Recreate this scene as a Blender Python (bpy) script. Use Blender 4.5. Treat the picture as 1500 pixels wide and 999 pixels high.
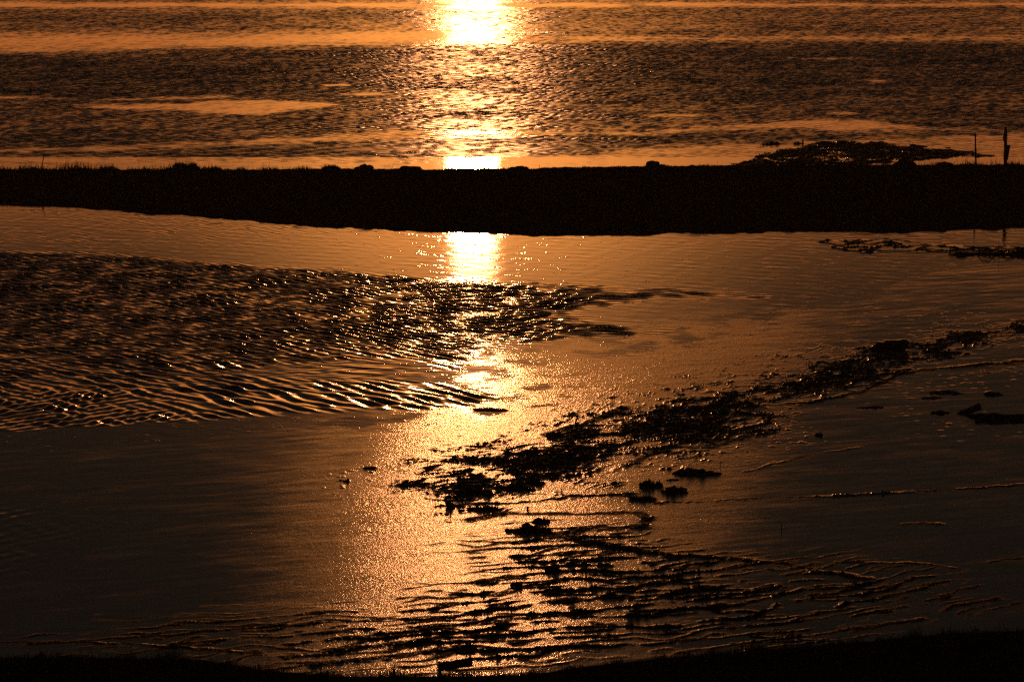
import bpy, bmesh, math, random
import numpy as np
from mathutils import Vector, Matrix

for _o in list(bpy.data.objects):
    bpy.data.objects.remove(_o)
scene = bpy.context.scene
COL = scene.collection
random.seed(7)
RNG = np.random.default_rng(11)
PI = math.pi

# ------------------------------------------------------------------ camera
CAM_H = 12.0
PITCH = math.radians(6.5)            # looking down from a hillside
HFOV = math.radians(12.0)            # long lens
FPX = 750.0 / math.tan(HFOV / 2)     # focal length in photo pixels (1500 wide)
cam_d = bpy.data.cameras.new("camera")
cam_d.sensor_width = 36.0
cam_d.lens = 18.0 / math.tan(HFOV / 2)
cam_d.clip_start = 0.5
cam_d.clip_end = 20000.0
cam = bpy.data.objects.new("camera", cam_d)
COL.objects.link(cam)
cam.location = (0, 0, CAM_H)
cam.rotation_euler = (PI / 2 - PITCH, 0, 0)
scene.camera = cam

# ------------------------------------------------------------------ sky, sun, exposure
SUN_EL, SUN_AZ = math.radians(4.7), math.radians(-0.45)
sun_dir = Vector((math.sin(SUN_AZ) * math.cos(SUN_EL), math.cos(SUN_AZ) * math.cos(SUN_EL), math.sin(SUN_EL)))
sd_ = bpy.data.lights.new("sun", "SUN")
sd_.energy = 0.033
sd_.color = (1.0, 0.375, 0.13)
sd_.angle = math.radians(0.53)
sun = bpy.data.objects.new("sun", sd_)
COL.objects.link(sun)
sun.rotation_euler = sun_dir.to_track_quat("Z", "Y").to_euler()
sun.location = (0, 200, 60)

world = bpy.data.worlds.new("World")
scene.world = world
world.use_nodes = True
wn, wl = world.node_tree.nodes, world.node_tree.links
wn.clear()


def wmath(op, a, b=None, c=None):
    n = wn.new("ShaderNodeMath")
    n.operation = op
    for i, v in enumerate((a, b, c)):
        if v is None:
            continue
        if isinstance(v, (int, float)):
            n.inputs[i].default_value = v
        else:
            wl.new(v, n.inputs[i])
    return n.outputs[0]


def wramp(fac, stops):
    n = wn.new("ShaderNodeValToRGB")
    r = n.color_ramp
    r.interpolation = "EASE" if False else "LINEAR"
    r.elements[0].position, r.elements[0].color = stops[0][0] / 30.0, (*stops[0][1], 1)
    r.elements[1].position, r.elements[1].color = stops[-1][0] / 30.0, (*stops[-1][1], 1)
    for p, c in stops[1:-1]:
        e = r.elements.new(p / 30.0)
        e.color = (*c, 1)
    wl.new(fac, n.inputs[0])
    return n.outputs[0]


tc = wn.new("ShaderNodeTexCoord")
sx = wn.new("ShaderNodeSeparateXYZ")
wl.new(tc.outputs["Generated"], sx.inputs[0])
elev = wmath("MULTIPLY", wmath("ARCSINE", sx.outputs[2]), 57.29578)
az = wmath("MULTIPLY", wmath("ARCTAN2", sx.outputs[0], sx.outputs[1]), 57.29578)
daz = wmath("SUBTRACT", az, math.degrees(SUN_AZ))
ef = wmath("DIVIDE", elev, 30.0)
# dusk sky low over the water: an orange glow band under a dark cloud sheet
center = wramp(ef, [(0.0, (1.25, .38, .055)), (3.0, (1.32, .42, .072)), (4.6, (1.27, .415, .08)), (5.4, (.85, .29, .06)),
                    (6.2, (.44, .145, .036)), (7.2, (.16, .053, .017)), (8.5, (.045, .019, .009)), (11.0, (.012, .0088, .007)), (25.0, (.007, .0062, .006))])
side = wramp(ef, [(0.0, (.47, .125, .023)), (3.0, (.52, .142, .028)), (4.2, (.48, .132, .028)), (4.7, (.25, .074, .018)),
                  (5.3, (.070, .025, .009)), (6.0, (.027, .012, .0065)), (7.0, (.012, .0076, .0055)), (9.0, (.0060, .0054, .005)), (14.0, (.005, .0048, .005)), (25.0, (.0042, .0042, .0046))])
far = wramp(ef, [(0.0, (.008, .004, .0027)), (5.0, (.007, .004, .003)), (9.0, (.004, .0036, .0034)), (25.0, (.003, .003, .0034))])
w1 = wmath("POWER", 2.718282, wmath("MULTIPLY", wmath("POWER", wmath("DIVIDE", wmath("ABSOLUTE", daz), 2.1), 2.0), -1.0))
w2 = wmath("POWER", 2.718282, wmath("MULTIPLY", wmath("POWER", wmath("DIVIDE", wmath("ABSOLUTE", daz), 14.0), 2.0), -1.0))
mx1 = wn.new("ShaderNodeMix"); mx1.data_type = "RGBA"
wl.new(w2, mx1.inputs[0]); wl.new(far, mx1.inputs[6]); wl.new(side, mx1.inputs[7])
mx2 = wn.new("ShaderNodeMix"); mx2.data_type = "RGBA"
wl.new(w1, mx2.inputs[0]); wl.new(mx1.outputs[2], mx2.inputs[6]); wl.new(center, mx2.inputs[7])
nish = wn.new("ShaderNodeTexSky")
nish.sky_type = "NISHITA"
nish.sun_disc = False
nish.sun_elevation = SUN_EL
nish.sun_rotation = SUN_AZ
nish.dust_density = 3.0
bg1 = wn.new("ShaderNodeBackground"); bg1.inputs[1].default_value = 0.0002
wl.new(nish.outputs[0], bg1.inputs[0])
bg2 = wn.new("ShaderNodeBackground"); bg2.inputs[1].default_value = 1.6
wl.new(mx2.outputs[2], bg2.inputs[0])
addn = wn.new("ShaderNodeAddShader")
wl.new(bg1.outputs[0], addn.inputs[0]); wl.new(bg2.outputs[0], addn.inputs[1])
wo = wn.new("ShaderNodeOutputWorld")
wl.new(addn.outputs[0], wo.inputs[0])

vs = scene.view_settings
vs.view_transform = "Standard"
vs.look = "None"
vs.gamma = 1.0
vs.exposure = 0.0
vs.use_curve_mapping = False
cy = scene.cycles
cy.use_denoising = False
cy.max_bounces = 4
cy.sample_clamp_indirect = 4.0
cy.caustics_reflective = False
cy.caustics_refractive = False

# ------------------------------------------------------------------ helpers
CP, SP = math.cos(PITCH), math.sin(PITCH)


def pix(x, y):
    """ground point (z = 0) -> photo pixel, used to lay the map of the flats out on the ground"""
    d = y * CP + CAM_H * SP
    d = np.maximum(d, 1.0)
    return 750.0 + FPX * x / d, 499.5 - FPX * (y * SP - CAM_H * CP) / d


def at(u, v, z=0.0):
    a, b = (u - 750.0) / FPX, (499.5 - v) / FPX
    dx, dy, dz = a, CP + b * SP, -SP + b * CP
    t = (z - CAM_H) / dz
    return Vector((dx * t, dy * t, z))


def at_y(u, v, y):
    a, b = (u - 750.0) / FPX, (499.5 - v) / FPX
    t = y / (CP + b * SP)
    return Vector((a * t, y, CAM_H + (-SP + b * CP) * t))


_perm = np.random.default_rng(3).permutation(4096).astype(np.int64)
_ang = np.random.default_rng(4).uniform(0, 2 * PI, 4096)
_gx, _gy = np.cos(_ang), np.sin(_ang)


def perlin(x, y, seed=0):
    xi, yi = np.floor(x).astype(np.int64), np.floor(y).astype(np.int64)
    xf, yf = x - xi, y - yi
    u = xf * xf * xf * (xf * (xf * 6 - 15) + 10)
    v = yf * yf * yf * (yf * (yf * 6 - 15) + 10)

    def g(ix, iy, fx, fy):
        h = _perm[(_perm[(ix + seed * 131) & 4095] + iy) & 4095]
        return _gx[h] * fx + _gy[h] * fy
    a, b = g(xi, yi, xf, yf), g(xi + 1, yi, xf - 1, yf)
    c, d = g(xi, yi + 1, xf, yf - 1), g(xi + 1, yi + 1, xf - 1, yf - 1)
    p = a + u * (b - a)
    return 1.5 * (p + v * (c + u * (d - c) - p))


def fbm(x, y, seed=0, octv=4, gain=0.5):
    s, a, f = 0, 1.0, 1.0
    for i in range(octv):
        s = s + a * perlin(x * f, y * f, seed + i)
        a *= gain
        f *= 2.03
    return s


def sstep(a, b, t):
    t = np.clip((t - a) / (b - a), 0, 1)
    return t * t * (3 - 2 * t)


VS = 4.0   # the flats are seen foreshortened: stretch the map's depth before measuring distances on it


def seg_dist(u, v, pts, ret_t=False):
    best = np.full(u.shape, 1e9)
    vv = v * VS
    for (x0, y0), (x1, y1) in zip(pts[:-1], pts[1:]):
        y0, y1 = y0 * VS, y1 * VS
        dx, dy = x1 - x0, y1 - y0
        L = dx * dx + dy * dy + 1e-9
        t = np.clip(((u - x0) * dx + (vv - y0) * dy) / L, 0, 1)
        best = np.minimum(best, np.hypot(u - x0 - t * dx, vv - y0 - t * dy))
    return best


def poly_sd(u, v, pts):
    """signed distance on the map, positive inside"""
    d = seg_dist(u, v, pts + [pts[0]])
    ins = np.zeros(u.shape, bool)
    n = len(pts)
    for i in range(n):
        (x0, y0), (x1, y1) = pts[i], pts[(i + 1) % n]
        if y0 == y1:
            continue
        c = ((y0 > v) != (y1 > v)) & (u < (x1 - x0) * (v - y0) / (y1 - y0) + x0)
        ins ^= c
    return np.where(ins, d, -d)


def waves(x, y, comps):
    h = np.zeros(x.shape)
    for lam, th, amp, ph in comps:
        k = 2 * PI / lam
        h += amp * np.sin(k * (x * math.cos(th) + y * math.sin(th)) + ph)
    return h


def wave_set(n, lo, hi, th0, spread, seed):
    """components whose total slope rms is 1"""
    r = np.random.default_rng(seed)
    out = []
    for i in range(n):
        lam = lo * (hi / lo) ** r.uniform()
        th = math.radians(th0 + r.normal() * spread)
        s = r.uniform(.6, 1.2)
        out.append([lam, th, s * lam / (2 * PI), r.uniform(0, 2 * PI)])
    tot = math.sqrt(sum((a * 2 * PI / l) ** 2 / 2 for l, t, a, p in out))
    return [(l, t, a / tot, p) for l, t, a, p in out]


def grid_mesh(name, X, Y, Z, mat, attrs=None, flip=False):
    ny, nx = X.shape
    me = bpy.data.meshes.new(name)
    co = np.stack([X, Y, Z], -1).reshape(-1, 3).astype(np.float32)
    me.vertices.add(nx * ny)
    me.vertices.foreach_set("co", co.ravel())
    i = (np.arange(ny - 1)[:, None] * nx + np.arange(nx - 1)[None, :]).ravel().astype(np.int32)
    q = np.stack([i, i + 1, i + nx + 1, i + nx], -1).astype(np.int32)
    if flip:                # split the quads along the crests
        q = np.ascontiguousarray(q[:, [1, 2, 3, 0]])
    me.loops.add(q.size)
    me.loops.foreach_set("vertex_index", q.ravel())
    me.polygons.add(len(q))
    me.polygons.foreach_set("loop_start", (np.arange(len(q)) * 4).astype(np.int32))
    me.update(calc_edges=True)
    for k, a in (attrs or {}).items():
        at_ = me.attributes.new(k, "FLOAT", "POINT")
        at_.data.foreach_set("value", a.ravel().astype(np.float32))
    o = bpy.data.objects.new(name, me)
    me.materials.append(mat)
    COL.objects.link(o)
    return o


def raw_mesh(name, co, faces, mat, parent=None):
    me = bpy.data.meshes.new(name)
    me.from_pydata([tuple(c) for c in co], [], faces)
    me.update()
    me.materials.append(mat)
    o = bpy.data.objects.new(name, me)
    COL.objects.link(o)
    o.parent = parent
    return o


def tri_mesh(name, co, mat, parent=None):
    """co: (n,3,3) separate triangles"""
    n = len(co)
    me = bpy.data.meshes.new(name)
    me.vertices.add(n * 3)
    me.vertices.foreach_set("co", co.astype(np.float32).ravel())
    me.loops.add(n * 3)
    me.loops.foreach_set("vertex_index", np.arange(n * 3, dtype=np.int32))
    me.polygons.add(n)
    me.polygons.foreach_set("loop_start", (np.arange(n) * 3).astype(np.int32))
    me.update(calc_edges=True)
    me.materials.append(mat)
    o = bpy.data.objects.new(name, me)
    COL.objects.link(o)
    o.parent = parent
    return o


def tag(o, label=None, cat=None, group=None, kind=None):
    if label: o["label"] = label
    if cat: o["category"] = cat
    if group: o["group"] = group
    if kind: o["kind"] = kind
    return o


# ------------------------------------------------------------------ materials
def new_mat(name):
    m = bpy.data.materials.new(name)
    m.use_nodes = True
    return m, m.node_tree.nodes, m.node_tree.links, m.node_tree.nodes["Principled BSDF"]


def grit_bump(n, l, b, dist):
    """grainy film of silt, where the attribute grit says so"""
    t = n.new("ShaderNodeTexCoord")
    mp = n.new("ShaderNodeMapping"); mp.inputs["Scale"].default_value = (1.0, .7, 1.0)
    l.new(t.outputs["Object"], mp.inputs["Vector"])
    gn = n.new("ShaderNodeTexNoise"); gn.inputs["Scale"].default_value = 42; gn.inputs["Detail"].default_value = 1.5
    l.new(mp.outputs[0], gn.inputs["Vector"])
    ga = n.new("ShaderNodeAttribute"); ga.attribute_name = "grit"
    gm_ = n.new("ShaderNodeMath"); gm_.operation = "MULTIPLY"
    l.new(gn.outputs[0], gm_.inputs[0]); l.new(ga.outputs["Fac"], gm_.inputs[1])
    bp = n.new("ShaderNodeBump"); bp.inputs["Strength"].default_value = 1.0; bp.inputs["Distance"].default_value = dist
    l.new(gm_.outputs[0], bp.inputs["Height"]); l.new(bp.outputs[0], b.inputs["Normal"])


def water_mat(name, base, rough, bump_scale=None, bump_d=0.0):
    m, n, l, b = new_mat(name)
    b.inputs["Base Color"].default_value = (*base, 1)
    b.inputs["Roughness"].default_value = rough
    b.inputs["IOR"].default_value = 1.333
    if bump_scale:          # unresolved capillary wavelets where the wind touches the water
        a = n.new("ShaderNodeAttribute"); a.attribute_name = "wind"
        mr = n.new("ShaderNodeMapRange")
        mr.inputs["To Min"].default_value = rough; mr.inputs["To Max"].default_value = bump_scale
        l.new(a.outputs["Fac"], mr.inputs[0]); l.new(mr.outputs[0], b.inputs["Roughness"])
    if bump_d:
        grit_bump(n, l, b, bump_d)
    return m


def matte_mat(name, c1, c2, scale, rough=0.9, bump=0.3, spec=0.2):
    m, n, l, b = new_mat(name)
    t = n.new("ShaderNodeTexCoord")
    nz = n.new("ShaderNodeTexNoise")
    nz.inputs["Scale"].default_value = scale
    nz.inputs["Detail"].default_value = 6
    l.new(t.outputs["Object"], nz.inputs["Vector"])
    r = n.new("ShaderNodeValToRGB")
    r.color_ramp.elements[0].position, r.color_ramp.elements[0].color = .35, (*c1, 1)
    r.color_ramp.elements[1].position, r.color_ramp.elements[1].color = .65, (*c2, 1)
    l.new(nz.outputs[0], r.inputs[0])
    l.new(r.outputs[0], b.inputs["Base Color"])
    b.inputs["Roughness"].default_value = rough
    b.inputs["Specular IOR Level"].default_value = spec
    bp = n.new("ShaderNodeBump")
    bp.inputs["Strength"].default_value = bump
    bp.inputs["Distance"].default_value = .02
    l.new(nz.outputs[0], bp.inputs["Height"])
    l.new(bp.outputs[0], b.inputs["Normal"])
    return m


def mud_mat(name):
    """wet silt: glossy film on smooth mud, duller where the algae mats lie (attribute weed)"""
    m, n, l, b = new_mat(name)
    t = n.new("ShaderNodeTexCoord")
    nz = n.new("ShaderNodeTexNoise")
    nz.inputs["Scale"].default_value = 1.7
    nz.inputs["Detail"].default_value = 6
    l.new(t.outputs["Object"], nz.inputs["Vector"])
    r = n.new("ShaderNodeValToRGB")
    r.color_ramp.elements[0].position, r.color_ramp.elements[0].color = .3, (.028, .021, .015, 1)
    r.color_ramp.elements[1].position, r.color_ramp.elements[1].color = .7, (.05, .038, .028, 1)
    l.new(nz.outputs[0], r.inputs[0])
    a = n.new("ShaderNodeAttribute"); a.attribute_name = "weed"
    mix = n.new("ShaderNodeMix"); mix.data_type = "RGBA"
    l.new(a.outputs["Fac"], mix.inputs[0]); l.new(r.outputs[0], mix.inputs[6])
    mix.inputs[7].default_value = (.022, .026, .012, 1)
    l.new(mix.outputs[2], b.inputs["Base Color"])
    g = n.new("ShaderNodeAttribute"); g.attribute_name = "gloss"
    rr = n.new("ShaderNodeMapRange")
    rr.inputs["To Min"].default_value = MUD_R0; rr.inputs["To Max"].default_value = MUD_R1
    l.new(g.outputs["Fac"], rr.inputs[0])
    mr = n.new("ShaderNodeMix"); mr.data_type = "FLOAT"
    l.new(a.outputs["Fac"], mr.inputs[0]); l.new(rr.outputs[0], mr.inputs[2]); mr.inputs[3].default_value = .45
    l.new(mr.outputs[0], b.inputs["Roughness"])
    ms = n.new("ShaderNodeMix"); ms.data_type = "FLOAT"
    l.new(a.outputs["Fac"], ms.inputs[0]); ms.inputs[2].default_value = .5; ms.inputs[3].default_value = .06
    l.new(ms.outputs[0], b.inputs["Specular IOR Level"])
    mi = n.new("ShaderNodeMix"); mi.data_type = "FLOAT"
    l.new(a.outputs["Fac"], mi.inputs[0]); mi.inputs[2].default_value = 1.36; mi.inputs[3].default_value = 1.06
    l.new(mi.outputs[0], b.inputs["IOR"])
    grit_bump(n, l, b, MUD_GRIT)
    return m


MUD_R0, MUD_R1 = 0.14, 0.045
MUD_GRIT = 0.0042
M_sea = water_mat("sea_water", (.010, .009, .008), .05, .24)
M_chan = water_mat("channel_water", (.012, .010, .008), .045, .13, .0042)
M_mud = mud_mat("wet_mud")
M_bank = matte_mat("bank_turf", (.022, .023, .015), (.045, .040, .028), 3.0, .95, .5, .0)
M_grass = matte_mat("dry_grass", (.030, .032, .014), (.06, .052, .026), 5.0, .85, 0, .03)
M_clod = matte_mat("dark_clod", (.016, .013, .010), (.035, .028, .02), 9.0, .75, .6, .25)
M_wood = matte_mat("weathered_wood", (.05, .042, .035), (.11, .095, .08), 14.0, .85, .4, .15)
M_weed = matte_mat("algae", (.014, .017, .008), (.03, .03, .015), 12.0, .7, .3, .25)

VEIL_HAZE = 0.0003  # density of the added volume that stands in for lens veil
T6 = math.tan(HFOV / 2)


def fan(ys, n, wide, out):
    """rows across the view corridor: dense columns inside it, coarse wings out to the sides"""
    s = np.linspace(-wide, wide, n)
    ext = wide + np.cumsum(np.geomspace(.02, out, 26))
    s = np.concatenate([-ext[::-1], s, ext])
    hw = ys * T6
    X = hw[:, None] * s[None, :]
    Y = np.repeat(ys[:, None], len(s), 1)
    core = sstep(wide + .25, wide - .02, np.abs(np.repeat(s[None, :], len(ys), 0)))
    return X, Y, core


# ------------------------------------------------------------------ open water beyond the bank
def growing(a, b, d0, d1):
    out, y = [a], a
    while y < b:
        f = (y - a) / (b - a)
        y += d0 + (d1 - d0) * f
        out.append(y)
    return np.array(out)


ys = np.concatenate([growing(150.5, 330, .075, .13), np.geomspace(331, 9000, 60)])
X, Y, core = fan(ys, 1050, 1.22, 6.0)
U, V = pix(X, Y)
core = core * sstep(335, 322, Y)
nw1 = fbm(U / 120.0, V / 9.0, 21, 4)
nw2 = fbm(U / 420.0, V / 16.0, 31, 3)
# general chop: lighter near the far edge, roughest in the middle
lvl = np.interp(V, [-20, 0, 12, 40, 60, 72, 80, 130, 150, 195, 205, 232, 246], [.45, .5, .62, .55, .6, .95, 1.05, 1.0, .82, .72, .95, .8, .5])
lvl = lvl * (1 + .35 * nw1 * sstep(-1, 1, nw2) + .22 * nw2)
SLICKS = [  # wind-free slicks (outline on the map, softness)
    ([(-200, 3), (400, 5), (1000, 5), (1700, 6), (1700, 9), (900, 11), (300, 12), (-200, 12)], 10, 1.0),
    ([(-200, 50), (120, 49), (300, 52), (520, 45), (640, 42), (760, 52), (640, 63), (420, 70), (250, 75), (60, 80), (-200, 80)], 26, .92),
    ([(740, 54), (1000, 54), (1250, 55), (1700, 53), (1700, 58), (1250, 58), (1000, 60), (740, 62)], 14, .72),
    ([(110, 154), (240, 152), (330, 146), (470, 148), (505, 154), (420, 164), (370, 170), (300, 168), (270, 163), (150, 161)], 10, .97),
    ([(150, 146), (220, 143), (330, 140), (350, 142), (280, 146), (190, 148)], 6, .9),
    ([(-100, 141), (60, 142), (78, 144), (0, 145), (-100, 145)], 5, .9),
    ([(470, 124), (505, 123), (515, 126), (480, 127)], 5, .9),
    ([(500, 138), (545, 136), (580, 138), (540, 141)], 5, .9),
    ([(-200, 218), (100, 217), (300, 208), (480, 198), (600, 190), (700, 190), (800, 193), (860, 196), (740, 200), (600, 203), (450, 209), (250, 218), (60, 223), (-200, 225)], 14, .9),
    ([(840, 198), (960, 192), (1080, 183), (1180, 176), (1260, 176), (1320, 183), (1370, 190), (1290, 193), (1180, 189), (1050, 189), (930, 199)], 10, .96),
    ([(940, 169), (980, 167), (1025, 168), (1010, 171), (950, 172)], 5, .9),
    ([(1255, 118), (1285, 116), (1310, 119), (1280, 121)], 5, .8),
    ([(1215, 166), (1240, 164), (1255, 167), (1230, 168)], 5, .85),
    ([(1465, 152), (1500, 151), (1520, 153), (1480, 154)], 5, .85),
    ([(1140, 86), (1250, 84), (1290, 87), (1200, 88)], 6, .6),
    ([(560, 252), (600, 243), (700, 233), (840, 227), (950, 217), (1060, 209), (1160, 209), (1250, 203), (1420, 197), (1700, 190), (1700, 262), (560, 262)], 14, .87),
    ([(-200, 243), (200, 240), (400, 240), (560, 243), (560, 262), (-200, 262)], 22, .5),
    ([(1350, 186), (1440, 188), (1460, 191), (1380, 192)], 6, .6),
]
slick = np.zeros_like(X)
wob = 9.0 * fbm(U / 60.0, V / 4.0, 41, 4)
for pts, soft, amt in SLICKS:
    u0, u1 = min(p[0] for p in pts) - 150, max(p[0] for p in pts) + 150
    v0, v1 = min(p[1] for p in pts) - 14, max(p[1] for p in pts) + 14
    m = (U > u0) & (U < u1) & (V > v0) & (V < v1)
    if m.any():
        sdv = poly_sd(U[m], V[m], pts) + wob[m] * min(1.6, soft / 9.0)
        slick[m] = np.maximum(slick[m], amt * sstep(-1.5 * soft, 1.5 * soft, sdv))
amp = np.clip(lvl, .1, 1.4) * (1 - slick) + .11 * slick
chop = waves(X, Y, wave_set(40, .30, .62, 80, 36, 5)) + .10 * waves(X, Y, wave_set(12, .9, 2.6, 84, 22, 6))
# the patch by the bank shows short regular wavelets
reg = waves(X, Y, wave_set(10, .34, .42, 60, 9, 8))
wreg = sstep(198, 210, V) * sstep(1000, 700, U)
gust = .95 + .35 * fbm(X / .55, Y / 2.2, 51, 2)
Z = amp * .135 * core * gust * ((1 - .6 * wreg) * chop + .8 * wreg * reg)
sea = grid_mesh("sea", X, Y, Z, M_sea, {"wind": np.clip(amp, 0, 1)})
tag(sea, "rippled open water catching the low sun beyond the dark bank", None, None, "structure")

# ------------------------------------------------------------------ the near channel and the mudflat
ys = np.concatenate([growing(72.0, 92.0, .09, .05), growing(92.03, 122, .027, .031), growing(122.05, 146.0, .06, .08), np.array([150., 158.])])
X, Y, core = fan(ys, 1850, 1.16, 8.0)
U, V = pix(X, Y)
core = core * sstep(72, 74, Y)
n_lo = fbm(X / 3.0, Y / 6.0, 61, 4)
n_mid = fbm(X / .8, Y / 1.4, 66, 4)

GRAINY = [(500, 720), (575, 640), (660, 600), (800, 560), (960, 500), (1060, 470), (1080, 520), (1010, 600), (1030, 700), (1010, 760), (990, 860), (860, 950), (640, 990), (440, 985), (470, 850)]


def grit_map(U, V, n_mid):
    w = sstep(-240, 170, poly_sd(U, V, GRAINY) + 30 * n_mid)
    return w, .06 + .94 * w


# where the water lies: left of this outline, up to the bank
WATER = [(-900, 280), (2400, 280), (2400, 372), (1500, 372), (1340, 385), (1230, 430), (1120, 450), (1010, 492), (930, 505), (850, 520),
         (800, 560), (770, 585), (700, 600), (640, 612), (520, 618), (430, 612), (280, 632), (120, 642), (-100, 650), (-900, 650)]
POOL = [(-300, 735), (20, 733), (100, 755), (160, 772), (110, 790), (80, 830), (-20, 850), (-300, 850)]
RIPPLE = [(-300, 366), (0, 369), (150, 372), (300, 386), (480, 396), (620, 408), (760, 413), (880, 419), (1000, 423), (1080, 428), (1125, 437),
          (1040, 438), (930, 440), (860, 452), (830, 462), (900, 472), (990, 484), (960, 492), (860, 495), (800, 500), (740, 505), (700, 520),
          (660, 540), (600, 528), (520, 528), (400, 534), (330, 545), (380, 554), (480, 556), (600, 556), (700, 570), (770, 584), (690, 596),
          (600, 600), (520, 602), (420, 606), (260, 618), (100, 626), (0, 632), (-300, 640)]
sdw = poly_sd(U, V, WATER) + 14 * n_lo
sdp = poly_sd(U, V, POOL) + 8 * n_lo
wet = np.maximum(sstep(-30, 30, sdw), sstep(-20, 20, sdp))
sdr = poly_sd(U, V, RIPPLE) + 5 * fbm(U / 40, V / 5, 71, 3)
rip = sstep(-14, np.interp(U, [500, 800, 1100], [24, 60, 90]), sdr + 18 * n_mid * sstep(600, 900, U))
rip = np.maximum(rip, .16 * sstep(-30, 70, poly_sd(U, V, POOL) + 12 * n_mid))
cat_paw = sstep(-20, 40, poly_sd(U, V, [(140, 308), (320, 316), (480, 328), (640, 336), (760, 344), (600, 350), (420, 345), (240, 338), (120, 325)]) + 20 * n_mid) * sstep(-.2, .5, fbm(U / 55, V / 3.0, 73, 3))
cat_paw = np.maximum(cat_paw, .7 * sstep(.1, .6, fbm(U / 70, V / 3.0, 74, 3)) * sstep(372, 345, V))
rip = np.maximum(rip, .16 * cat_paw)
lens = sstep(0, 40, poly_sd(U, V, [(330, 545), (400, 532), (540, 527), (640, 530), (660, 545), (600, 557), (480, 558), (380, 555)]))
edge = sstep(120, 10, sdr) * rip
low = sstep(500, 585, V)
right = sstep(700, 900, U)
back = sstep(300, 120, U) * sstep(560, 615, V)
S_A = waves(X, Y, wave_set(26, .21, .33, 40, 16, 81))
S_B = waves(X, Y, wave_set(14, .32, .50, 24, 9, 82))
S_C = waves(X, Y, wave_set(10, .32, .46, -32, 8, 83))
S_D = waves(X, Y, wave_set(12, .30, .50, 74, 10, 84))
wgt = [(1 - low) * (1 - right), low * (1 - right) * (1 - .7 * back), .9 * back, right]
rp = (S_A * np.sqrt(wgt[0]) + S_B * np.sqrt(wgt[1]) + S_C * np.sqrt(wgt[2]) + S_D * np.sqrt(wgt[3]))
rp = rp + 4.0 * rp * np.abs(rp)          # peaky crests
lv = np.interp(V, [360, 380, 470, 560, 630], [.9, 1.05, 1.0, .66, .48])
pat = .95 + .35 * fbm(X / .9, Y / 4.0, 91, 3)
hz = .19 * lv * rip * pat * rp
hz += .015 * rip * waves(X, Y, wave_set(10, .8, 1.8, 60, 25, 85))
calm = waves(X, Y, wave_set(26, .28, 1.0, 60, 50, 86))
hz += (.0034 * (.6 + .9 * sstep(-.2, .6, fbm(U / 90, V / 5.0, 77, 3))) * (1 - rip) + .02 * lens) * calm
dy = np.gradient(Y, axis=0)
grain = RNG.standard_normal(X.shape)
specks = sstep(.35, .75, fbm(U / 30.0, V / 3.0, 95, 4)) * (1 - rip) * sstep(330, 345, V)
hz += (.00015 * (1 - rip) * core + .003 * specks * core) * np.abs(grain) * sstep(.4, 1.6, grain)
# water fades under the mud at the shore: the sheet dips below it there
Zw = hz * core
wg, cg = grit_map(U, V, n_mid)
film = cg * (1 - rip) * (1 - lens) * sstep(415, 520, V) * sstep(-1.0, .3, n_mid + n_lo)
chan = grid_mesh("channel_water", X, Y, Zw, M_chan, {"grit": film, "wind": np.maximum(film, .45 * rip)}, True)
tag(chan, "shallow channel with wind ripples between the bank and the mudflat", None, None, "structure")

# ---- mudflat relief
ys = np.concatenate([np.linspace(40, 57, 12), growing(58.0, 146.0, .046, .085), np.array([150., 158.])])
X, Y, core = fan(ys, 1250, 1.22, 8.0)
U, V = pix(X, Y)
core = core * sstep(57, 60, Y)
n_lo = fbm(X / 3.0, Y / 6.0, 61, 4)
n_mid = fbm(X / .8, Y / 1.4, 66, 4)
grain = RNG.standard_normal(X.shape)
sdw = poly_sd(U, V, WATER) + 14 * n_lo
sdp = poly_sd(U, V, POOL) + 8 * n_lo
wet = np.maximum(sstep(-30, 30, sdw), sstep(-20, 20, sdp))
shore = sstep(-150, 130, np.maximum(sdw, sdp))
sdr = poly_sd(U, V, RIPPLE)
deep = np.maximum(sstep(-60, 60, sdr), sstep(-40, 60, sdp))
flat = -.009 * shore + .0035 * (1 - shore) - .075 * deep
W1 = [(575, 700), (620, 675), (700, 662), (800, 645), (840, 628), (900, 604), (990, 580), (1060, 566), (1150, 550), (1220, 522), (1300, 505), (1400, 484),
      (1600, 455), (1600, 492), (1480, 492), (1440, 508), (1350, 535), (1290, 556), (1200, 580), (1130, 592), (1125, 635), (1000, 655), (930, 682), (870, 690), (800, 706),
      (720, 728), (655, 742), (640, 712), (580, 712)]
W2 = [(700, 800), (790, 778), (880, 790), (1000, 812), (1150, 822), (1260, 842), (1360, 862), (1420, 884), (1360, 900), (1200, 925), (1050, 940),
      (900, 955), (760, 966), (600, 980), (440, 975), (360, 960), (280, 945), (150, 945), (250, 925), (450, 905), (600, 890), (720, 840)]
W3 = [(1190, 352), (1290, 350), (1340, 352), (1400, 360), (1520, 362), (1520, 372), (1420, 372), (1330, 374), (1230, 372)]
m1 = sstep(-30, 40, poly_sd(U, V, W1) + 26 * n_mid)
m2 = sstep(-110, 150, poly_sd(U, V, W2) + 60 * n_lo + 30 * n_mid)
m3 = sstep(-10, 14, poly_sd(U, V, W3) + 12 * n_mid)
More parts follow.
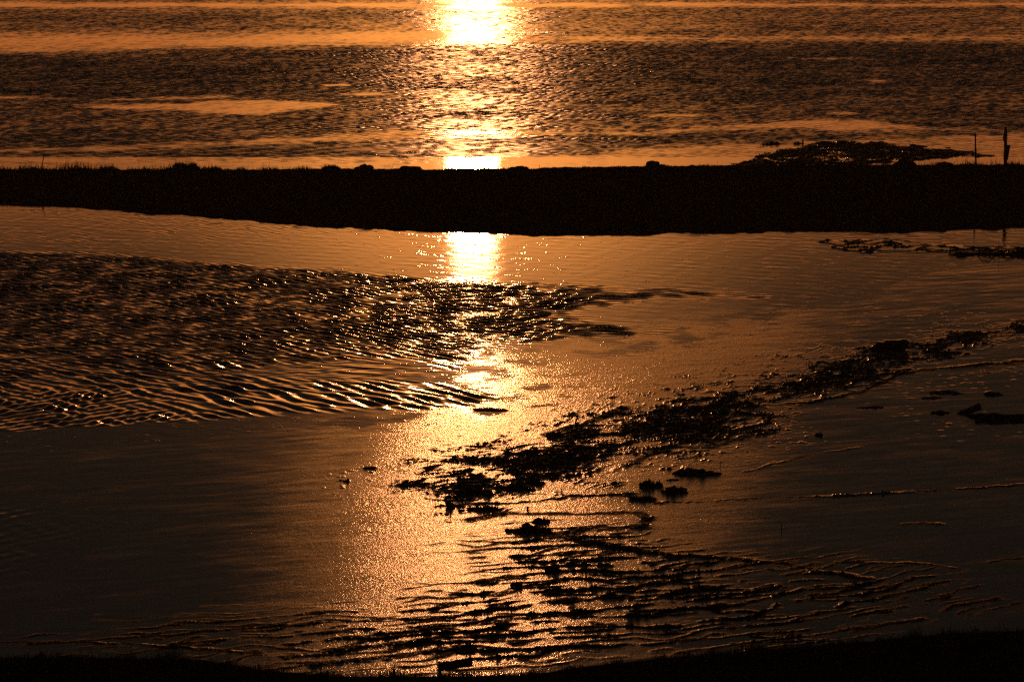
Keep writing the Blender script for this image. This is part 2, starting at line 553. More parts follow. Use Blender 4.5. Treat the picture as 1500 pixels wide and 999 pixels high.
# matted weed: broken ridges lying roughly along the shore
wx, wy = X + .25 * perlin(X / .9, Y / .9, 101), Y + .5 * perlin(X / 1.3, Y / 1.3, 102)
ca, sa = math.cos(.68), math.sin(.68)
rx, ry = wx * ca + wy * sa, -wx * sa + wy * ca
r1 = 1 - np.abs(perlin(rx / 1.5, ry / .40, 103))
r2 = 1 - np.abs(perlin(rx / .65, ry / .22, 104))
sd1 = poly_sd(U, V, W1)
dens = .5 + .5 * fbm(X / 1.5, Y / 3.0, 105, 3) + .22 * sstep(560, 900, U) - .10
lowedge = np.exp(-(seg_dist(U, V, [(600, 728), (655, 738), (720, 727), (800, 706), (870, 689), (930, 680), (1000, 655), (1125, 632)]) / 34) ** 2)
dens = np.clip(dens - .02 + .40 * lowedge * sstep(950, 850, U) + .22 * lowedge, 0, 1.25)
m1 = sstep(-42, 80, sd1 + 40 * n_mid + 25 * n_lo)
thr = .93 - .26 * dens * m1
mat1 = m1 * np.clip(sstep(thr, thr + .12, r1) + .75 * sstep(thr + .02, thr + .12, r2) * sstep(.3, .6, dens), 0, 1.2)
m1w = sstep(-130, 10, sd1 + 50 * n_mid) * sstep(1400, 1000, U) * sstep(540, 660, U)
mat1 = np.maximum(mat1, .7 * m1w * sstep(.89, .97, r2) * sstep(-.1, .5, fbm(X / .7, Y / 1.2, 107, 3)))
h1 = .044 * mat1 * (.65 + .7 * perlin(X / .16, Y / .3, 106)) * (.7 + .6 * dens)
# the fan of low ridges in front
warp = .40 * fbm(X / 3.0, Y / 4.2, 111, 3) + .20 * perlin(X / 1.1, Y / 1.5, 115) + .09 * perlin(X / .35, Y / .5, 112)
slope = .5
Xb = np.clip(X - 2.4, 0, None)
ph = (Y - slope * X - .10 * Xb ** 2 + 1.3 * warp) / .80
fr = ph - np.floor(ph)
wid = .095 + .06 * fbm(X / .7, Y / 1.2, 118, 2)
rid = np.exp(-((fr - .5) / np.clip(wid, .05, .3)) ** 2)
brk = sstep(-.38, .15, fbm(X / .8, Y / 1.0 + np.floor(ph) * 7.3, 113, 3) + .25 * n_lo + .05)
ph2 = (Y - slope * .7 * X - .10 * Xb ** 2 + .5 * fbm(X / 1.6, Y / 2.4, 116, 3)) / .47
rid2 = np.exp(-(((ph2 - np.floor(ph2)) - .5) / .17) ** 2) * sstep(-.25, .3, fbm(X / .8, Y / 1.3, 117, 3))
mat2 = m2 * np.clip(rid * brk + .55 * rid2, 0, 1.2)
h2 = .042 * mat2 * (.75 + .6 * perlin(X / .12, Y / .3, 114)) * (.8 + .4 * n_mid) 
h2 *= np.interp(U, [300, 600, 1000, 1300, 1420], [.6, .9, 1.15, .9, .8])
mat3 = m3 * sstep(.72, .95, 1 - np.abs(perlin(X / .6, Y / 1.0, 121)))
h3 = .045 * mat3 * (.5 + .9 * perlin(X / .10, Y / .3, 122)) * sstep(-.3, .4, n_mid)
# thin terraces and drying lines
LINES = [
    ([(940, 737), (1000, 736), (1140, 729), (1230, 727), (1300, 722), (1400, 717), (1520, 708)], .6, .030),
    ([(690, 762), (740, 751), (800, 753), (870, 753), (935, 751), (947, 759), (941, 771), (900, 776), (860, 776), (800, 784)], 1.5, .06),
    ([(640, 742), (700, 738), (760, 737), (800, 733), (840, 726), (930, 724)], .7, .03),
    ([(820, 787), (870, 795), (920, 804), (980, 814), (1050, 817), (1150, 826), (1200, 838), (1270, 848)], 1.5, .05),
    ([(1020, 612), (1080, 606), (1126, 609), (1124, 620), (1070, 632), (1040, 640), (990, 652), (930, 676)], 1.1, .05),
    ([(985, 656), (1035, 655), (1066, 648), (1128, 633)], 1.0, .05),
    ([(990, 600), (1060, 590), (1130, 588), (1200, 566), (1300, 548), (1400, 538), (1530, 527)], 1.0, .045),
    ([(1130, 594), (1200, 588), (1260, 575), (1295, 560), (1330, 540)], .9, .04),
    ([(1090, 692), (1180, 668), (1210, 662), (1262, 655)], .5, .012),
    ([(1225, 823), (1270, 825), (1330, 824), (1410, 833)], .6, .018),
    ([(1325, 768), (1350, 766), (1378, 767)], .9, .02),
    ([(1450, 822), (1500, 818)], .7, .012),
    ([(800, 637), (860, 620), (915, 598)], 1.4, .05),
    ([(420, 965), (520, 950), (640, 935), (760, 930)], 1.3, .045),
    ([(460, 975), (560, 962), (680, 955), (800, 948), (900, 946)], 1.2, .045),
    ([(480, 938), (620, 922), (740, 908), (860, 898)], 1.1, .04),
    ([(0, 942), (120, 940), (240, 946), (380, 958)], .9, .04),
]
hl = np.zeros_like(X); ml = np.zeros_like(X)
jit = 7 * fbm(X / .4, Y / .6, 131, 3)
bead = -.45 + 1.0 * sstep(-.5, .4, fbm(X / 1.6, Y / 3.0, 134, 3)) + .8 * np.abs(perlin(X / .16, Y / .3, 132)) + .5 * perlin(X / .7, Y / 1.0, 133)
for pts, wd, hh in LINES:
    u0, u1 = min(p[0] for p in pts) - 40, max(p[0] for p in pts) + 40
    v0, v1 = min(p[1] for p in pts) - 12, max(p[1] for p in pts) + 12
    m = (U > u0) & (U < u1) & (V > v0) & (V < v1)
    d = seg_dist(U[m] , V[m] + jit[m] / VS * 1.1, pts)
    e = np.exp(-(d / (6.5 * wd)) ** 2)
    ml[m] = np.maximum(ml[m], e)
    hl[m] = np.maximum(hl[m], .72 * hh * e * np.clip(bead[m], 0, 1.5))
# grain of the drying silt, coarser and rougher inside the sun-glitter wedge of open mud
wedge, gm = grit_map(U, V, n_mid)
dxs = np.gradient(X, axis=1)
g_amp = .050 * gm * (.7 + .6 * sstep(-.5, .5, n_mid))
hg = g_amp * dxs * grain * .7 + .0007 * gm * perlin(X / .09, Y / .16, 141) + .0007 * fbm(X / .6, Y / 1.1, 142, 3) + .0016 * fbm((X * .84 + Y * .54) / 1.5, (-X * .54 + Y * .84) / .55, 172, 4)
tiny = sstep(.50, .75, perlin(X / .15, Y / .26, 151)) * sstep(.0, .5, fbm(X / 2.2, Y / 4.5, 152, 3)) * sstep(150, 60, -poly_sd(U, V, W1)) 
SPECK = [([(1330, 545), (1500, 530), (1560, 640), (1340, 640)], .55), ([(1040, 655), (1250, 640), (1260, 670), (1040, 695)], .25),
         ([(960, 765), (1150, 760), (1160, 800), (980, 805)], .25), ([(1000, 500), (1400, 420), (1400, 470), (1050, 560)], .2)]
for pts, k_ in SPECK:
    tiny = np.maximum(tiny, k_ * 1.5 * sstep(-60, 60, poly_sd(U, V, pts) + 40 * n_mid) * sstep(.48, .72, perlin(X / .24, Y / .22, 153)) * sstep(-.3, .4, n_lo))
tiny = np.clip(tiny, 0, 1)
ht = .011 * tiny * (1 - wet)
relief = np.maximum.reduce([h1, h2, h3, hl, ht])
relief = relief * np.clip(1 + .28 * RNG.standard_normal(X.shape), .3, 1.8)
weed = np.clip(np.maximum.reduce([sstep(.03, .4, mat1), sstep(.004, .10, mat2), sstep(.05, .4, mat3), sstep(.1, .6, ml), tiny * .6]), 0, 1)
weed = np.where(RNG.uniform(size=X.shape) < .05 + .06 * sstep(1000, 1150, U), .1 * weed, weed)      # drops of water on the weed
foam = np.exp(-(seg_dist(U, V + jit / VS * .5, [(1222, 727), (1280, 724), (1335, 721)]) / 5.0) ** 2)   # a wet, bubbly stretch of the drying line
weed = weed * (1 - foam)
relief = relief + .016 * foam * np.abs(grain)
dry = np.maximum(1 - wet, np.clip(m3, 0, 1))
Zm = flat + core * (relief * dry + hg * (1 - wet) + .012 * m3 * wet)
streak = fbm((X * .84 + Y * .54) / 2.6, (-X * .54 + Y * .84) / 1.1, 171, 4)
gloss = np.clip(1 - .9 * wedge - .5 * sstep(-.1, .45, streak), 0, 1)
mud = grid_mesh("mudflat", X, Y, Zm, M_mud, {"weed": weed, "gloss": gloss, "grit": gm})
tag(mud, "wet mudflat with weed mats and low drying ridges", None, None, "structure")

# ------------------------------------------------------------------ the far bank (dark strip across the picture)
front = [(-900, 292), (-100, 298), (0, 300), (150, 306), (300, 320), (450, 331), (600, 338), (750, 345), (900, 346), (1000, 343), (1150, 340), (1300, 341), (1500, 335), (2400, 330)]
fx = np.concatenate([np.linspace(-400, -20.5, 60), np.linspace(-20, 20, 1500), np.linspace(20.5, 400, 60)])
fpts = [at(u, v) for u, v in front]
fy = np.interp(fx, [p.x for p in fpts], [p.y for p in fpts])
crest_v = [(-900, 247), (0, 248.5), (60, 249), (150, 249.5), (240, 249), (300, 249), (420, 249), (500, 247.5), (560, 249), (660, 249), (800, 247), (930, 244.5), (1050, 243), (1200, 242.5), (1350, 242), (1500, 243.5), (2400, 244)]
CY = 147.0
cpts = [at_y(u, v, CY) for u, v in crest_v]
cz = np.interp(fx, [p.x for p in cpts], [p.z for p in cpts])
cz = cz + .030 * fbm(fx / 1.0, fx * 0 + 8.7, 164, 4)
t = np.concatenate([np.linspace(-.15, 1, 46), np.linspace(1.04, 2.1, 22)])
BX = np.repeat(fx[None, :], len(t), 0)
fy = fy + .45 * fbm(fx / 1.1, fx * 0 + 3.3, 162, 4)
BY = np.where(t[:, None] <= 1, fy[None, :] + (CY - fy[None, :]) * t[:, None], CY + (t[:, None] - 1) * 6.5)
prof = np.interp(t, [-.15, 0, .06, .25, .6, .85, 1.0, 1.15, 1.5, 1.9, 2.1], [-.12, -.02, .16, .36, .72, .93, 1.0, .84, .35, 0, -.12])
bn = fbm(BX / 1.3, BY / 1.3, 161, 4)
BZ = prof[:, None] * cz[None, :] + .05 * bn * sstep(0, .1, prof)[:, None] * np.interp(t, [0, .8, .95, 1.2], [1, .6, .55, .6])[:, None]
BZ += .035 * np.abs(fbm(BX / .35, BY / .5, 163, 3)) * sstep(.5, .95, prof)[:, None]
bank = grid_mesh("bank", BX, BY, BZ, M_bank)
tag(bank, "low dark earth bank running across between channel and open water", None, None, "structure")


def bank_z(x, y):
    j = int(np.argmin(np.abs(fx - x)))
    return float(np.interp(y, BY[:, j], BZ[:, j]))


def blades(n, xs, ys, zs, hmin, hmax, wmin, wmax, lean, seed):
    r = np.random.default_rng(seed)
    h = hmin + (hmax - hmin) * r.uniform(size=n) ** 2.2 if np.isscalar(hmin) else hmin + (hmax - hmin) * r.uniform(size=n) ** 2.2
    w = r.uniform(wmin, wmax, n)
    a = r.uniform(0, 2 * PI, n)
    l = h * lean * r.standard_normal(n)
    lb = h * lean * r.standard_normal(n)
    b0 = np.stack([xs - w * np.cos(a), ys - w * np.sin(a), zs - .02], -1)
    b1 = np.stack([xs + w * np.cos(a), ys + w * np.sin(a), zs - .02], -1)
    mid0 = np.stack([xs + l * .35 - .7 * w * np.cos(a), ys + lb * .35 - .7 * w * np.sin(a), zs + h * .55], -1)
    mid1 = np.stack([xs + l * .35 + .7 * w * np.cos(a), ys + lb * .35 + .7 * w * np.sin(a), zs + h * .55], -1)
    tip = np.stack([xs + l, ys + lb, zs + h], -1)
    return np.concatenate([np.stack([b0, b1, mid1], 1), np.stack([b0, mid1, mid0], 1), np.stack([mid0, mid1, tip], 1)])


N = 26000
r = np.random.default_rng(171)
gx = r.uniform(-19, 19, N)
gy = CY + r.normal(0, 1.0, N)
gz = np.array([bank_z(a, b) for a, b in zip(gx, gy)])
gu = 750 + FPX * gx / CY
clump = np.clip(.42 + 1.4 * fbm(gx / .6, gy / 2.0, 172, 4), 0.04, 1.9)
taller = np.interp(gu, [0, 250, 420, 520, 900, 1300, 1400, 1500], [1.25, 1.3, .9, .45, .35, .5, 1.0, 1.1])
hm = .20 * clump * taller
tri = blades(N, gx, gy, gz, hm * .25, hm, .004, .010, .28, 173)
# a few tall dead stalks
ns = 240
sx_ = np.concatenate([at_y(float(q), 245, CY).x + np.zeros(1) for q in np.concatenate([r.uniform(0, 430, 90), r.uniform(1330, 1500, 130), r.uniform(430, 1330, 20)])])
sy_ = CY + r.normal(0, .6, ns)
sz_ = np.array([bank_z(a, b) for a, b in zip(sx_, sy_)])
tri = np.concatenate([tri, blades(ns, sx_, sy_, sz_, np.full(ns, .12), np.full(ns, .42), .004, .007, .22, 174)])
bg = tri_mesh("grass", tri, M_grass)
tag(bg, "fringe of dry grass along the crest of the far bank", None, None, "stuff")

# ------------------------------------------------------------------ mud spit in the open water behind the bank
px_, py_ = np.linspace(4.5, 20.5, 900), np.linspace(151.2, 171.0, 260)
X, Y = np.meshgrid(px_, py_)
U, V = pix(X, Y)
SPIT = [(1040, 248), (1085, 233), (1120, 222), (1170, 214), (1190, 209), (1230, 207), (1290, 209), (1330, 213), (1400, 217), (1440, 225), (1470, 229), (1430, 232),
        (1390, 232), (1370, 237), (1330, 237), (1300, 242), (1200, 246)]
sds = poly_sd(U, V, SPIT) + 12 * fbm(X / .9, Y / 2.0, 181, 4)
base = sstep(-14, 20, sds)
inner = 1 - .8 * sstep(0, 18, poly_sd(U, V, [(1185, 226), (1220, 222), (1260, 226), (1240, 234), (1190, 240)]) + 8 * fbm(X / .6, Y / 1.6, 184, 3))
rg = 1 - np.abs(perlin(X / .8, Y / 1.4, 182))
Zs = -.05 + base * (.052 + .042 * sstep(.55, .95, rg) * inner + .03 * fbm(X / .16, Y / .5, 183, 3))
Zs += base * .09 * np.exp(-((V - 211) / 3.0) ** 2) * sstep(1170, 1200, U) * sstep(1430, 1330, U) * (.7 + .6 * perlin(X / .3, Y / .8, 185))
Zs += base * .010 * RNG.standard_normal(X.shape)
spit = grid_mesh("mud_spit", X, Y, Zs, M_mud, {"weed": np.clip(base * sstep(.3, .7, rg), 0, 1), "gloss": 0 * X, "grit": 0 * X + .4})
tag(spit, "low dark mud spit lying in the water behind the two posts", None, None, "structure")

# ------------------------------------------------------------------ grassy foreground bank below the camera
edge_v = [(-900, 962), (0, 966), (150, 966), (300, 969), (380, 984), (480, 992), (640, 994), (780, 990), (860, 978), (1000, 964), (1200, 949), (1330, 936), (1400, 930), (1500, 926), (2400, 915)]
epts = [at(u, v) for u, v in edge_v]
fx2 = np.concatenate([np.linspace(-300, -10, 40), np.linspace(-9.8, 9.8, 500), np.linspace(10, 300, 40)])
ey = np.interp(fx2, [p.x for p in epts], [p.y for p in epts])
tt = np.concatenate([[-1.2, -.6, -.2], np.linspace(0, 6, 60), np.linspace(6.5, 60, 50), np.linspace(65, 400, 15)])   # metres back from the toe
FX = np.repeat(fx2[None, :], len(tt), 0)
FY = ey[None, :] - tt[:, None]
zp = np.interp(tt, [-1.2, -.2, 0, .5, 3, 10, 40, 60, 100, 400], [-.25, -.05, .02, .06, .38, 1.35, 6.2, 9.3, 10.4, 12])
FZ = zp[:, None] + .05 * fbm(FX / .8, FY / .8, 191, 4) * sstep(-.5, 1.0, tt)[:, None]
fbank = grid_mesh("grassy_slope", FX, FY, FZ, M_bank)
tag(fbank, "dark grassy slope along the lower edge of the mudflat", None, None, "structure")
N = 60000
r = np.random.default_rng(192)
gx = r.uniform(-8.6, 8.6, N)
back_ = r.uniform(0, 1, N) ** 1.3 * 5.0 - .12
gy = np.interp(gx, [p.x for p in epts], [p.y for p in epts]) - back_
gz = np.interp(back_, tt, zp)
clump = np.clip(.6 + 1.3 * fbm(gx / .45, gy / .8, 193, 4), .08, 2.2)
hm = .15 * clump
tri = blades(N, gx, gy, gz, hm * .3, hm, .003, .006, .3, 194)
n2 = 260
x2 = r.uniform(-8, 8, n2)
b2 = r.uniform(-.25, .6, n2)
y2 = np.interp(x2, [p.x for p in epts], [p.y for p in epts]) - b2
tri = np.concatenate([tri, blades(n2, x2, y2, np.interp(b2, tt, zp), np.full(n2, .12), np.full(n2, .36), .003, .005, .25, 195)])
fg = tri_mesh("grass", tri, M_grass)
tag(fg, "short dark grass along the lower edge of the photo", None, None, "stuff")


# ------------------------------------------------------------------ things
def lump(name, size, seed, mat, parent=None, rough=.35, sub=3, ragged=False):
    """an irregular weathered lump, flat underneath"""
    bm = bmesh.new()
    bmesh.ops.create_icosphere(bm, subdivisions=sub, radius=1.0)
    co = np.array([v.co[:] for v in bm.verts])
    k = seed * 3.7
    d = 1 + rough * fbm(co[:, 0] * 1.3 + k, co[:, 1] * 1.3 + co[:, 2] * 1.1 + k * 2, seed, 3) + .12 * perlin(co[:, 0] * 5 + k, co[:, 2] * 5 + co[:, 1] * 4, seed + 9)
    if ragged:
        pr_ = np.clip(.35 + 1.25 * np.abs(perlin(co[:, 0] * 2.3 + k, co[:, 1] * 1.4 + k, seed + 3)) + .45 * perlin(co[:, 0] * 7 + k, co[:, 1] * 6, seed + 5), .12, 1.4)
    else:
        pr_ = np.ones(len(co))
    for v, q, dd, pp in zip(bm.verts, co, d, pr_):
        z = q[2] * dd * pp
        v.co = (q[0] * dd * size[0], q[1] * dd * size[1], max(z, -.08) * size[2])
    me = bpy.data.meshes.new(name)
    bm.to_mesh(me); bm.free()
    me.materials.append(mat)
    o = bpy.data.objects.new(name, me)
    COL.objects.link(o)
    o.parent = parent
    return o


def tube(name, pts, radii, mat, parent=None, seg=8, seed=0, jag=.12):
    r = random.Random(seed)
    co, fc = [], []
    P = [Vector(p) for p in pts]
    for i, (p, rad) in enumerate(zip(P, radii)):
        d = (P[min(i + 1, len(P) - 1)] - P[max(i - 1, 0)]).normalized()
        a = d.cross(Vector((0, 1, .13))).normalized() if abs(d.y) < .9 else d.cross(Vector((1, 0, 0))).normalized()
        b = d.cross(a).normalized()
        for k in range(seg):
            th = 2 * PI * k / seg
            q = rad * (1 + jag * (r.random() - .5))
            co.append(p + (a * math.cos(th) + b * math.sin(th)) * q)
    for i in range(len(P) - 1):
        for k in range(seg):
            k2 = (k + 1) % seg
            fc.append((i * seg + k, i * seg + k2, (i + 1) * seg + k2, (i + 1) * seg + k))
    fc.append(tuple(range(seg - 1, -1, -1)))
    fc.append(tuple(range((len(P) - 1) * seg, len(P) * seg)))
    return raw_mesh(name, co, fc, mat, parent)


def board(name, L, H, T, mat, parent=None, seed=0, ragged=.02):
    """a weathered plank along x, standing on its edge, with broken ends"""
    r = random.Random(seed)
    n = 14
    co, fc = [], []
    for i in range(n + 1):
        x = -L / 2 + L * i / n
        top = H * (1 + .05 * math.sin(i * 1.3 + seed)) + r.uniform(-ragged, ragged) * .5
        dx = r.uniform(-ragged, ragged) if i in (0, n) else 0
        for (yy, zz) in ((-T / 2, -.04), (T / 2, -.04), (T / 2, top), (-T / 2, top)):
            co.append((x + dx * (1 if zz > 0 else .2), yy + .15 * T * math.sin(i * .7), zz))
    for i in range(n):
        for k in range(4):
            k2 = (k + 1) % 4
            fc.append((i * 4 + k, i * 4 + k2, i * 4 + 4 + k2, i * 4 + 4 + k))
    fc.append((3, 2, 1, 0)); fc.append((n * 4, n * 4 + 1, n * 4 + 2, n * 4 + 3))
    return raw_mesh(name, co, fc, mat, parent)


def empty(name, loc):
    o = bpy.data.objects.new(name, None)
    COL.objects.link(o)
    o.location = loc
    return o


# --- the two posts on the bank
def post(u, vb, vt, w, label, seed, lean):
    base = at_y(u, vb, CY + .2)
    base.z = bank_z(base.x, base.y)
    top = at_y(u, vt, CY + .2).z
    H = top - base.z
    root = empty("fence_post", base)
    tag(root, label, "post", "old posts on the bank")
    n = 12
    r = random.Random(seed)
    pts = [(lean * H * (i / n) + .006 * r.uniform(-1, 1), .004 * r.uniform(-1, 1), -.15 + (H + .15) * i / n) for i in range(n + 1)]
    rad = [w * (1.12 - .22 * i / n) * (1 + .10 * r.uniform(-1, 1)) for i in range(n + 1)]
    rad[-1] *= .75
    tube("post_shaft", pts, rad, M_wood, root, 10, seed, .25)
    return root, H, pts


pr, H, _ = post(1473, 243, 186, .050, "taller thick weathered post with a splintered board on its side", 3, -.012)
sp = board("splintered_board", .48, .055, .035, M_wood, pr, 5, .05)
sp.location = (.062, -.02, .37); sp.rotation_euler = (0, -PI / 2 + .16, 0)
sp2 = board("broken_batten", .22, .035, .03, M_wood, pr, 8, .03)
sp2.location = (-.055, -.01, .80); sp2.rotation_euler = (0, -PI / 2, 0)
post(1430, 241, 195, .026, "thinner shorter post leaning slightly beside the taller one", 6, -.045)

# --- tussocks and earth lumps on the crest of the bank
TUS = [  # u, v of top, width px, height px, grassy?, label
    (264, 240, 26, 9, 1, "pointed grass tussock on the bank crest, taller of the close pair at left"),
    (282, 240, 20, 8, 1, "smaller spiky tussock just right of the pointed one on the bank crest"),
    (316, 246, 22, 5, 1, "low flat tussock on the bank crest right of the close pair"),
    (160, 245, 34, 6, 1, "broad shaggy tussock at the left end of the bank crest"),
    (484, 243, 30, 6, 1, "rough tussock on the crest just left of the smooth dome of earth"),
    (535, 241, 30, 8, 0, "smooth dome of earth on the bank crest left of the sun glare"),
    (602, 243, 36, 6, 0, "broad low hump of earth touching the left side of the sun glare"),
    (662, 247, 26, 4, 0, "small low bump right inside the sun glare on the bank"),
    (712, 246, 24, 4, 0, "small bump at the right side of the sun glare on the bank"),
    (760, 244, 34, 5, 0, "flat hump of earth on the bank just right of the sun glare"),
    (957, 236, 26, 9, 0, "prominent rounded mound on the bank in front of bright water"),
    (1168, 235, 26, 9, 0, "dark mound on the bank at the left foot of the mud spit"),
    (1326, 233, 34, 10, 0, "large dark mound on the bank below the mud spit's right part"),
    (1383, 237, 26, 7, 0, "round boulder like mound against bright water left of the posts"),
]
for i, (u, vt, w, h, gr, lab) in enumerate(TUS):
    p = at_y(u, vt, CY)
    zb = bank_z(p.x, CY) - .05
    k = CY / FPX
    o = lump("grass_tussock" if gr else "earth_mound", (w * k * .5, w * k * .5, max(p.z - zb, .06) * .97), 200 + i, M_bank, None, .22, 4)
    o.location = (p.x, CY, zb)
    tag(o, lab, "tussock" if gr else "mound", "tussocks on the bank crest" if gr else "earth mounds on the bank crest")
    if gr:
        n = 160
        r = np.random.default_rng(300 + i)
        bx_, by_ = r.normal(0, w * k * .24, n), r.normal(0, w * k * .2, n)
        q = np.sqrt(np.clip(1 - (bx_ / (w * k * .5)) ** 2, 0, 1))
        b = blades(n, bx_, by_, q * (p.z - zb) * .8, np.full(n, .03), np.full(n, .13), .004, .009, .5, 310 + i)
        tag(tri_mesh("grass_blades", b, M_grass, o), None, None, None, "stuff")

# --- clods, driftwood and scraps on the flat
CLODS = [  # u, v centre base, width px, height px, depth m, label, kind
    (1303, 512, 56, 14, .35, "long ragged black log lying along the weed band at right", "log"),
    (1020, 694, 62, 12, .45, "long pointed dark clod lying alone on open mud right of centre", "clod"),
    (950, 712, 22, 12, .16, "small chunky clod with a notch, upper of a cluster right of centre", "clod"),
    (965, 711, 10, 10, .12, "small round lump tight against the notched clod", "clod"),
    (940, 731, 32, 9, .3, "low slanted clod at the lower left of the cluster", "clod"),
    (987, 720, 36, 12, .35, "biggest clod of the cluster, to its lower right", "clod"),
    (986, 703, 18, 4, .15, "thin flat scrap just above the biggest clod of the cluster", "scrap"),
    (780, 778, 56, 13, .45, "large black clod with ragged right end below the curved ridge", "clod"),
    (792, 764, 22, 8, .25, "ragged tuft of weed standing on the large black clod", "weed tuft"),
    (660, 742, 12, 10, .12, "lone pointed clod left below the end of the weed band", "clod"),
    (712, 746, 36, 10, .35, "wedge shaped clod at the bend below the weed band", "clod"),
    (690, 722, 60, 14, .6, "big bristly clod forming the left end of the weed band", "clod"),
    (756, 716, 50, 11, .5, "bristly clod right beside the left end of the weed band", "clod"),
    (784, 708, 26, 9, .3, "square cut clod on the lower edge of the weed band", "clod"),
    (812, 638, 26, 9, .3, "dark clod at the foot of the forked stick", "clod"),
    (902, 606, 32, 7, .3, "long slanted scrap along the upper edge of the weed band", "scrap"),
    (508, 705, 10, 5, .12, "tiny knobbly clod alone on the mud left of centre", "clod"),
    (499, 704, 9, 3, .1, "flat scrap beside the tiny knobbly clod", "scrap"),
    (541, 686, 14, 4, .12, "small wedge of mud with a bright upper edge", "clod"),
    (1375, 605, 20, 6, .12, "short rounded block on dark mud at right, left of the slanted piece", "block"),
    (1363, 583, 24, 5, .2, "flat dark scrap above the short rounded block", "scrap"),
    (1455, 578, 22, 6, .25, "crumbling clod at the right above the long plank", "clod"),
    (1385, 575, 46, 5, .4, "wide thin scrap of weed on the dark mud at right", "scrap"),
    (1277, 597, 36, 4, .2, "narrow dark scrap lying on the mud below the weed lines", "scrap"),
    (1200, 638, 10, 6, .1, "tiny upright clod alone on the shaded mud", "clod"),
    (1134, 211, 12, 5, .2, "rounded clump in bright water left of the mud spit", "clod"),
    (1124, 212, 12, 3, .2, "flat tail of mud touching the rounded clump in bright water", "scrap"),
    (1168, 211, 10, 4, .2, "low clump in the water left of the small upright stub", "clod"),
    (1148, 224, 16, 3, .25, "flat lump on the left shore of the mud spit", "clod"),
    (720, 600, 44, 4, .5, "smooth oval islet of mud just below the ripples at centre", "islet"),
    (686, 948, 14, 10, .15, "dark square clod on the ridge above the plank", "clod"),
    (758, 857, 14, 8, .15, "knobbly clod among bright ridges below the large black clod", "clod"),
    (812, 836, 20, 10, .2, "bushy clod at the left edge of the ridge fan", "clod"),
    (895, 872, 16, 10, .2, "round clod in the middle of the ridge fan", "clod"),
]
for i, (u, v, w, h, dep, lab, cat) in enumerate(CLODS):
    p = at(u, v, 0)
    k = math.hypot(p.y, CAM_H) / FPX
    ht = max(h * k * .78 - dep * .10, h * k * .4)
    nm = {"log": "driftwood_log", "clod": "mud_clod", "scrap": "weed_scrap", "block": "wood_block", "weed tuft": "weed_tuft", "islet": "mud_islet"}[cat]
    if cat == "log":
        o = empty(nm, p)
        L = w * k
        n = 14
        r = random.Random(4)
        pts = [(-L / 2 + L * j / n, .25 * (j / n - .5) + .02 * r.uniform(-1, 1), .05 + .06 * j / n + .012 * r.uniform(-1, 1)) for j in range(n + 1)]
        tube("trunk", pts, [(.025 + .08 * min(1, (j + .3) / 5.0)) * (1 + .25 * r.uniform(-1, 1)) * (.65 if j == n else 1) for j in range(n + 1)], M_clod, o, 10, 4, .4)
        for s_ in range(3):
            b = tube("branch_stub", [(L * (.2 + .12 * s_), .1, .08), (L * (.21 + .12 * s_), .1, .165 + .02 * s_)], [.025, .012], M_clod, o, 6, s_, .3)
    else:
        o = lump(nm, (w * k * .52, dep * .5, max(ht, .015)), 400 + i, M_weed if cat in ("scrap", "weed tuft") else M_clod, None, .7, 5, cat != "islet")
        o.location = (p.x, p.y, .0)
        o.rotation_euler = (0, 0, random.uniform(-.25, .25))
        if w >= 22 and cat in ("clod", "weed tuft"):
            n = 90
            r = np.random.default_rng(500 + i)
            bx_ = r.uniform(-.5, .5, n) * w * k
            by_ = r.uniform(-.5, .5, n) * dep * .8
            q = np.sqrt(np.clip(1 - (bx_ / (w * k * .55)) ** 2 - (by_ / (dep * .55)) ** 2, 0, 1))
            b = blades(n, bx_, by_, q * ht * .8, np.full(n, .015), np.full(n, .06), .004, .010, .9, 510 + i)
            tag(tri_mesh("weed_fringe", b, M_weed, o), None, None, None, "stuff")
    tag(o, lab, cat, {"clod": "clods on the mud", "scrap": "scraps of weed on the mud"}.get(cat))

# --- planks
p = at(1472, 614)
o = board("driftwood_plank", 1.15, .10, .16, M_wood, None, 21, .03)
o.location = (p.x, p.y, 0); o.rotation_euler = (0, .01, -.06)
tag(o, "long straight plank half sunk in dark mud at the right edge", "plank", "planks on the mud")
p = at(1421, 605)
o = board("driftwood_plank", .42, .06, .12, M_wood, None, 22, .03)
o.location = (p.x, p.y, .04); o.rotation_euler = (0, -.32, .2)
tag(o, "short slanted plank propped up left of the long plank", "plank", "planks on the mud")
p = at(667, 984)
o = board("broken_board", .48, .085, .03, M_wood, None, 23, .02)
o.location = (p.x, p.y, .085); o.rotation_euler = (0, -.14, .1)
c_ = board("end_cleat", .055, .17, .035, M_wood, o, 24, .01)
c_.location = (-.225, .0345, -.09); c_.rotation_euler = (0, .14, 0)
tag(o, "broken board standing on edge in the grass by the lower edge", "board", None)

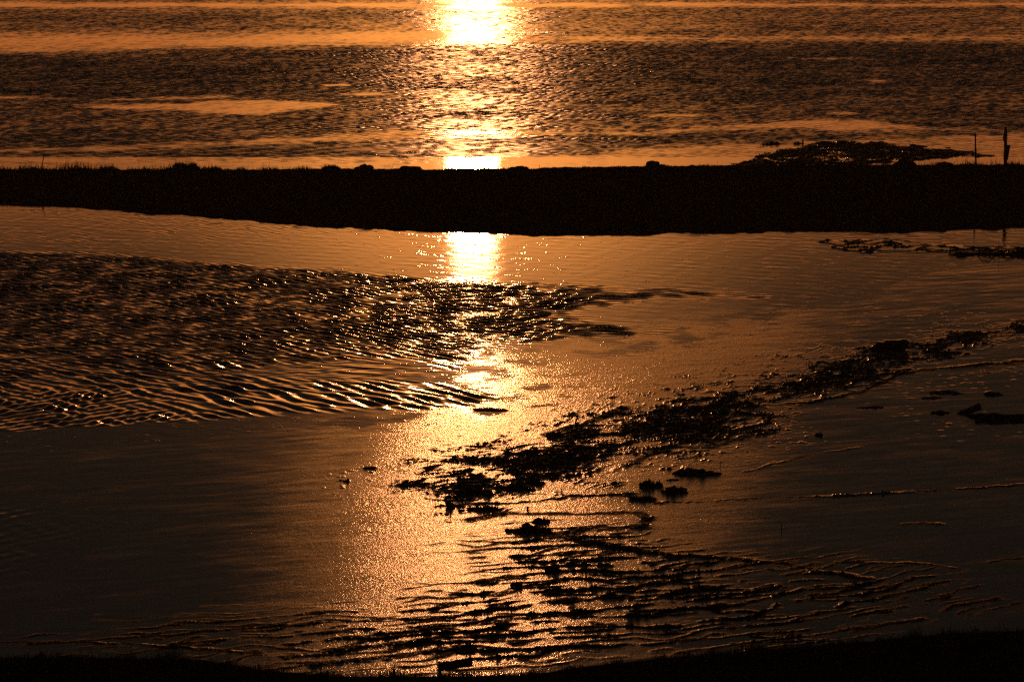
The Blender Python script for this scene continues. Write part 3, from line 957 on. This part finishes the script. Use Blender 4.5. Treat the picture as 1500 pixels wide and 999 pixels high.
# --- sticks
p = at(844, 630)
root = empty("forked_stick", p)
tag(root, "thin forked stick standing up from the weed band at centre", "stick", "sticks in the mud")
tube("stem", [(.03, 0, -.05), (.01, 0, .06), (-.01, 0, .13), (.014, 0, .24), (.035, .01, .38)], [.018, .017, .016, .013, .007], M_wood, root, 6, 1)
tube("side_branch", [(-.01, 0, .115), (-.07, 0, .08), (-.14, .02, .05)], [.009, .008, .005], M_wood, root, 6, 2)
for i, (u, v, h, lab) in enumerate([
    (823, 722, .08, "small dead stem standing in smooth mud right of the weed band's left end"),
    (773, 746, .055, "short thick peg on the thin drying line at centre"),
    (640, 968, .40, "upright dry stalk just behind the board on edge"),
    (1055, 681, .09, "dead stem rising from the long pointed clod"),
    (1176, 211, .17, "small upright stub in the water at the tip of the mud spit"),
    (1145, 775, .12, "thin pale stem standing in shaded mud right of the curved ridge"),
    (1240, 213, .15, "short twig leaning on the far edge of the mud spit"),
    (1333, 217, .2, "upright twig on the right part of the mud spit"),
    (790, 243, .16, "thin stalk with a split head on the bank right of the glare"),
    (60, 250, .5, "leaning dark stalk on the bank crest at the far left"),
]):
    p = at(u, v)
    if u in (790, 60):
        p = at_y(u, v, CY); p.z = bank_z(p.x, CY) - .03
    r = random.Random(60 + i)
    th = {1176: .03, 773: .022, 60: .016}.get(u, .008)
    l = .25 * h if u == 60 else r.uniform(-.12, .12) * h
    root = tube("dead_stem" if u not in (773, 1176) else "wooden_peg", [(0, 0, -.06), (l * .3, 0, h * .35), (l * .6, .01, h * .7), (l, 0, h)], [th, th * .9, th * .8, th * .5], M_wood, None, 6, 60 + i)
    root.location = p
    tag(root, lab, "stem" if u not in (773, 1176) else "peg", "stems and pegs standing in the mud")

# --- heap of dead reeds at the right, under the bank
p = at(1472, 373)
root = empty("reed_heap", p)
tag(root, "tangled heap of dead reeds at the right edge below the bank", "reed heap")
b0 = lump("reed_litter", (.72, .22, .06), 601, M_weed, root, .8, 5, True)
r = random.Random(9)
for i in range(16):
    x0 = r.uniform(-.75, .4); L = r.uniform(.3, .7); hh = r.uniform(.08, .22)
    tube("reed_stem", [(x0, r.uniform(-.2, .2), .02), (x0 + L * .3, 0, hh * .9), (x0 + L * .6, 0, hh), (x0 + L, r.uniform(-.2, .2), hh * .3)], [.008, .009, .008, .005], M_wood, root, 5, i)
tube("reed_stem", [(-.15, 0, .05), (-.16, 0, .2), (-.16, 0, .36)], [.007, .006, .004], M_wood, root, 5, 40)
p = at(1406, 373)
root = empty("reed_heap", p)
tag(root, "small heap of bent reeds just left of the larger tangled heap", "reed heap")
lump("reed_litter", (.28, .2, .07), 602, M_weed, root, .8, 4, True)
for i in range(7):
    x0 = r.uniform(-.3, .1); L = r.uniform(.2, .4); hh = r.uniform(.08, .17)
    tube("reed_stem", [(x0, 0, .02), (x0 + L * .4, 0, hh), (x0 + L, r.uniform(-.1, .1), hh * .3)], [.008, .008, .005], M_wood, root, 5, 70 + i)


# ------------------------------------------------------------------ thin scattering volume added over the flat to lift the blacks like lens veil
bm = bmesh.new()
bmesh.ops.create_cube(bm, size=1.0)
me = bpy.data.meshes.new("veil_haze")
bm.to_mesh(me); bm.free()
hz_o = bpy.data.objects.new("veil_haze", me)
COL.objects.link(hz_o)
hz_o.scale = (24000, 24000, 17)
hz_o.location = (0, 0, 6.5)
m = bpy.data.materials.new("veil_haze")
m.use_nodes = True
nt = m.node_tree
nt.nodes.clear()
pv = nt.nodes.new("ShaderNodeVolumePrincipled")
pv.inputs["Color"].default_value = (.9, .88, .85, 1)
pv.inputs["Density"].default_value = VEIL_HAZE
pv.inputs["Anisotropy"].default_value = .72
ou = nt.nodes.new("ShaderNodeOutputMaterial")
nt.links.new(pv.outputs[0], ou.inputs["Volume"])
me.materials.append(m)
hz_o["kind"] = "stuff"
